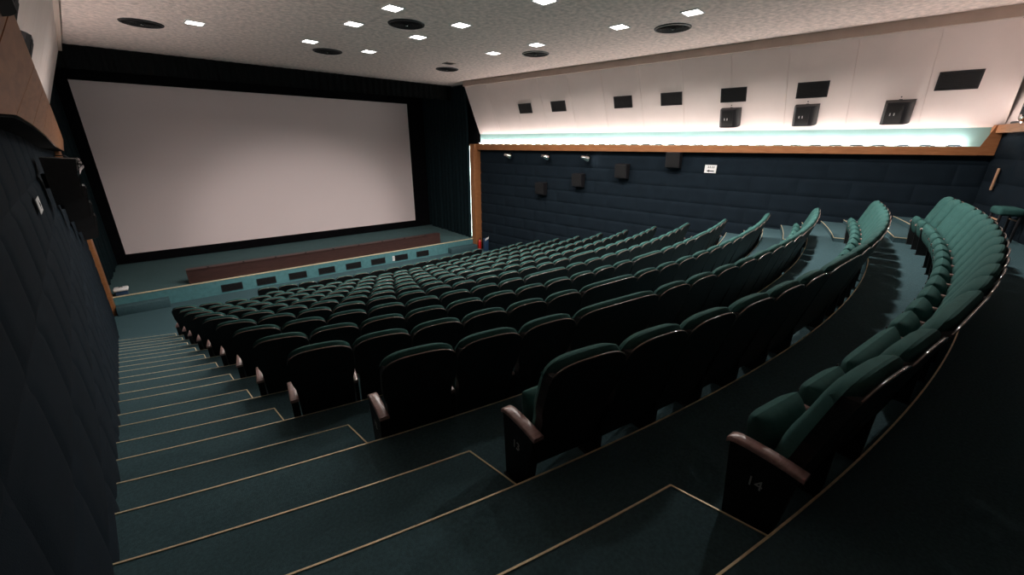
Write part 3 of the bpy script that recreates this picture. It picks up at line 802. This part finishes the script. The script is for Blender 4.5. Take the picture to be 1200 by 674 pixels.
# ------------------------------------------------------------------ cinema seats
def back_shape(w, front=True):
    """w = width; returns cushion mesh builder: pillow in front of a shell"""
    hw = w / 2 - 0.006
    z0, zs_, arch = 0.30, 0.868, 0.106
    nu, nv = 18, 12
    def ztop(u): return zs_ + arch * math.sqrt(max(0, 1 - abs(u) ** (3.2 if w < 0.8 else 7)))
    def yr(z): return 0.085 - 0.185 * (z - 0.28) / 0.68          # rear surface leans back (towards -y)
    return hw, z0, ztop, yr, nu, nv
def seat_parts(w):
    nar = 0.028 / (w / 2)
    def taper(z):
        t = min(1.0, max(0.0, (z - 0.52) / 0.14)); return 1 - nar * (1 - t * t * (3 - 2 * t))
    hw, z0, ztop, yr, nu, nv = back_shape(w)
    A = []; B = []
    for j in range(nv + 1):
        v = j / nv; v = 1 - (1 - v) ** 1.5
        ra = []; rb = []
        for i in range(nu + 1):
            u = math.sin((i / nu * 2 - 1) * PI / 2 * 0.999)
            u = (i / nu * 2 - 1) * 0.4 + 0.6 * u
            z = z0 + (ztop(u) - z0) * v
            vv = max(0.0, (v - 0.72) / 0.28)
            e = (max(0, 1 - abs(u) ** 5) * max(0, 1 - vv ** 3.0)) ** 0.42
            lum = 0.018 * math.exp(-((z - 0.55) / 0.14) ** 2)
            x = u * hw * taper(z)
            ra.append((x, yr(z) + 0.055 + (0.070 + lum) * e, z))
            rb.append((x * 0.985, yr(z) + 0.004 + 0.05 * (1 - max(0, 1 - abs(u) ** 7) ** 0.5) + 0.035 * (1 - max(0, 1 - vv ** 5) ** 0.5), z))
        A.append(ra); B.append(rb)
    c = MB(); c.grid(A, True, False)
    rim = lambda G: [r[0] for r in G] + G[-1][1:] + [r[-1] for r in G[::-1]][1:]
    c.grid([rim(A), rim(B)], True, True); c.grid(B, True, True)
    cush = c.mesh('backrest', M['velvet'])
    s = MB(); S1 = []; S2 = []
    for j in range(nv + 1):
        v = j / nv; zz0 = 0.15
        r1 = []; r2 = []
        for i in range(nu + 1):
            u = math.sin((i / nu * 2 - 1) * PI / 2 * 0.999); u = (i / nu * 2 - 1) * 0.4 + 0.6 * u
            z = zz0 + (ztop(u) - 0.026 - zz0) * v
            x = u * (hw + 0.001) * taper(z)
            r1.append((x, yr(z) - 0.010, z)); r2.append((x, yr(z) + (0.003 if abs(u) < 0.93 else 0.055), z))
        S1.append(r1); S2.append(r2)
    s.grid(S1, True, True)
    r1, r2 = rim(S1), rim(S2)
    s.grid([r1, r2], False, False); s.grid([S1[0], S2[0]], False, True)
    s.grid(S2, True, False)
    shell = s.mesh('back_shell', M['shell'])
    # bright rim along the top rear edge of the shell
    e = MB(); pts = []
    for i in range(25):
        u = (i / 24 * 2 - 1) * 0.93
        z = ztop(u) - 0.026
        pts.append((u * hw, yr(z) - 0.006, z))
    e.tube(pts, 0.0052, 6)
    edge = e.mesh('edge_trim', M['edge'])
    # tipped-up seat cushion
    q = MB(); sw = hw - 0.050
    F = []; K = []
    for j in range(13):
        v = j / 12 * 2 - 1
        rf = []; rk = []
        for i in range(19):
            u = i / 18 * 2 - 1
            uu = math.sin(u * PI / 2); vv = math.sin(v * PI / 2)
            e_ = (max(0, 1 - abs(uu) ** 5) * max(0, 1 - abs(vv) ** 3.5)) ** 0.5
            zz = 0.410 + 0.160 * vv
            base = 0.225 + 0.18 * (zz - 0.30)
            rf.append((uu * sw, base + 0.075 * e_, zz)); rk.append((uu * sw, base - 0.085 * e_, zz))
        F.append(rf); K.append(rk)
    q.grid(F, True, False); q.grid(K, True, True)
    seat = q.mesh('seat', M['velvet'])
    # hinge block below the seat and the dots of its underside
    hb = MB()
    for xx in ([-0.11, 0.11] if w < 0.8 else [-0.36, -0.14, 0.14, 0.36]):
        hb.lathe([(0.0, 0.0), (0.011, 0.0), (0.009, 0.006), (0.0, 0.008)], 10,
                 Matrix.Translation((xx, 0.333, 0.48)) @ Matrix.Rotation(-PI / 2, 4, 'X'))
    stud = hb.mesh('stud', M['black'])
    return cush, shell, edge, seat, stud
def arm_mesh(y0):
    a = MB()
    path = [(-0.01, 0.468), (0.06, 0.478), (0.14, 0.484), (0.22, 0.486), (0.28, 0.484), (0.31, 0.476), (0.325, 0.466)]
    path = [p for p in path if p[0] >= y0]
    rows = []
    for (y, z) in path:
        hw = 0.034 if y0 < 0 else 0.020
        rows.append([(-hw, y, z - 0.026), (-hw, y, z - 0.006), (-hw + 0.008, y, z), (hw - 0.008, y, z), (hw, y, z - 0.006), (hw, y, z - 0.026), (-hw, y, z - 0.026)])
    a.grid(rows, True, False)
    for r in (rows[0], rows[-1]): a.add(r[:6], [tuple(range(6))])
    return a.mesh('armrest', M['arm_wood'])
def leg_mesh(th, y0):
    a = MB()
    a.prism([(max(y0, 0.06), 0.0), (0.27, 0.0), (0.31, 0.460), (y0 + 0.01, 0.455)], 'x', -th, th)
    a.box(-th - 0.012, th + 0.012, max(y0, 0.05), 0.28, 0.0, 0.012)
    return a.mesh('side_panel', M['shell'])
ARM, ARM_END, LEG, LEG_END = arm_mesh(0.05), arm_mesh(-0.02), leg_mesh(0.014, 0.05), leg_mesh(0.028, -0.0)
SINGLE = seat_parts(W0); DOUBLE = seat_parts(W0 * 2)
PART = ('backrest', 'back_shell', 'edge_trim', 'seat', 'stud')

def text_mesh(s, size):
    cu = bpy.data.curves.new('row_number', 'FONT'); cu.body = s; cu.size = size; cu.extrude = 0.0015
    cu.align_x = 'CENTER'; cu.align_y = 'CENTER'
    ob = bpy.data.objects.new('row_number', cu); COL.objects.link(ob)
    dg = bpy.context.evaluated_depsgraph_get()
    me = bpy.data.meshes.new_from_object(ob.evaluated_get(dg))
    bpy.data.objects.remove(ob)
    me.materials.clear(); me.materials.append(M['number'])
    return me

DOUBLES = {14: [2, 14], 13: [6], 12: [3, 13], 11: [6, 15], 10: [11, 16], 9: [8, 20], 7: [9], 5: [12], 8: [13]}
GREEN = 'dark green'
for k in range(14, 0, -1):
    cy, R = row_c(k)
    Rr = R + 0.095
    n = COUNT[k]; a0, a1 = A0[k], END[k]
    w = (a1 - a0) * Rr / n
    sc = w / W0
    j = 0; idx = 0
    total = n - len(DOUBLES.get(k, []))
    row_name = ['front', 'second', 'third', 'fourth', 'fifth', 'sixth', 'seventh', 'eighth', 'ninth', 'tenth', 'eleventh', 'twelfth', 'thirteenth', 'rearmost'][k - 1]
    while j < n:
        dbl = j in DOUBLES.get(k, [])
        span = 2 if dbl else 1
        a = a0 + (j + span / 2) * (a1 - a0) / n
        x, y = CX + R * math.sin(a), cy - R * math.cos(a)
        z = TZ[k]
        if k <= 2:
            z = TZ[k] - (TZ[k] - TZ[k - 1]) * 0.20
        kind = 'double-width cinema seat' if dbl else 'cinema seat'
        lab = 'green velvet %s, %s in the %s row from the left aisle' % (kind, ordn[idx], row_name)
        t = thing('double_cinema_seat' if dbl else 'cinema_seat', lab, 'cinema seat', (x, y, z), a, 'tipped-up cinema seats of the %s row' % row_name)
        t.scale = (sc, 1, 1)
        for nme, me in zip(PART, DOUBLE if dbl else SINGLE): link(nme, me, t)
        half = W0 * span / 2
        o = link('armrest', ARM_END if j == 0 else ARM, t); o.location.x = -half
        if j == 0: o.rotation_euler.z = 0.09
        o = link('side_panel', LEG_END if j == 0 else LEG, t); o.location.x = -half
        if j == 0: o.rotation_euler.z = 0.09
        if j == 0 and k >= 6:
            nm = link('row_number', text_mesh(str(k), 0.075), o)
            nm.matrix_local = Matrix.Translation((-0.0295, 0.165, 0.30)) @ Matrix.Rotation(-PI / 2, 4, 'Z') @ Matrix.Rotation(PI / 2, 4, 'X')
            nm['label'] = 'row number %d on the end panel' % k
        if j + span >= n:
            o = link('armrest', ARM_END, t); o.location.x = half
            o = link('side_panel', LEG_END, t); o.location.x = half
        j += span; idx += 1

# a low stool behind the far right end of the rearmost row
t = thing('padded_stool', 'low green padded stool with pale wooden rails behind the rearmost row at the right edge', 'stool', (11.6, -0.17, TZ[15]), 0.28)
MB().rbox(-0.24, 0.24, -0.16, 0.16, 0.46, 0.60, 0.045, 3).build('cushion', M['velvet'], t)
for sx in (-0.20, 0.20):
    for sy in (-0.12, 0.12): MB().rbox(sx - 0.018, sx + 0.018, sy - 0.018, sy + 0.018, 0.0, 0.47, 0.006).build('leg', M['black'], t)
for sy in (-0.12, 0.12): MB().box(-0.19, 0.19, sy - 0.01, sy + 0.01, 0.37, 0.39).build('rail', M['wood_pale'], t)

# ------------------------------------------------------------------ camera
f_px, pitch, yaw, roll = 464.95, math.radians(19.8465), math.radians(39.838), math.radians(0.4996)
fw = Vector((math.sin(yaw) * math.cos(pitch), math.cos(yaw) * math.cos(pitch), -math.sin(pitch)))
rt = Vector((math.cos(yaw), -math.sin(yaw), 0)); up = rt.cross(fw)
rt2 = rt * math.cos(roll) + up * math.sin(roll); up2 = up * math.cos(roll) - rt * math.sin(roll)
cam = bpy.data.cameras.new('camera'); cam.sensor_width = 36; cam.lens = 36 * f_px / 1200
cam.clip_start = 0.03; cam.clip_end = 100
co = bpy.data.objects.new('camera', cam); COL.objects.link(co)
mw = Matrix((rt2, up2, -fw)).transposed().to_4x4(); co.matrix_world = mw
SC.camera = co

# ------------------------------------------------------------------ world and look
w = bpy.data.worlds.new('world'); SC.world = w; w.use_nodes = True
w.node_tree.nodes['Background'].inputs['Color'].default_value = (0.02, 0.02, 0.02, 1)
w.node_tree.nodes['Background'].inputs['Strength'].default_value = 0.2
SC.view_settings.view_transform = 'Standard'
SC.view_settings.look = 'None'
SC.view_settings.gamma = 1
SC.view_settings.use_curve_mapping = False
SC.view_settings.exposure = 0.0
SC.cycles.use_denoising = True
SC.cycles.max_bounces = 8
SC.cycles.diffuse_bounces = 6
SC.cycles.sample_clamp_indirect = 4
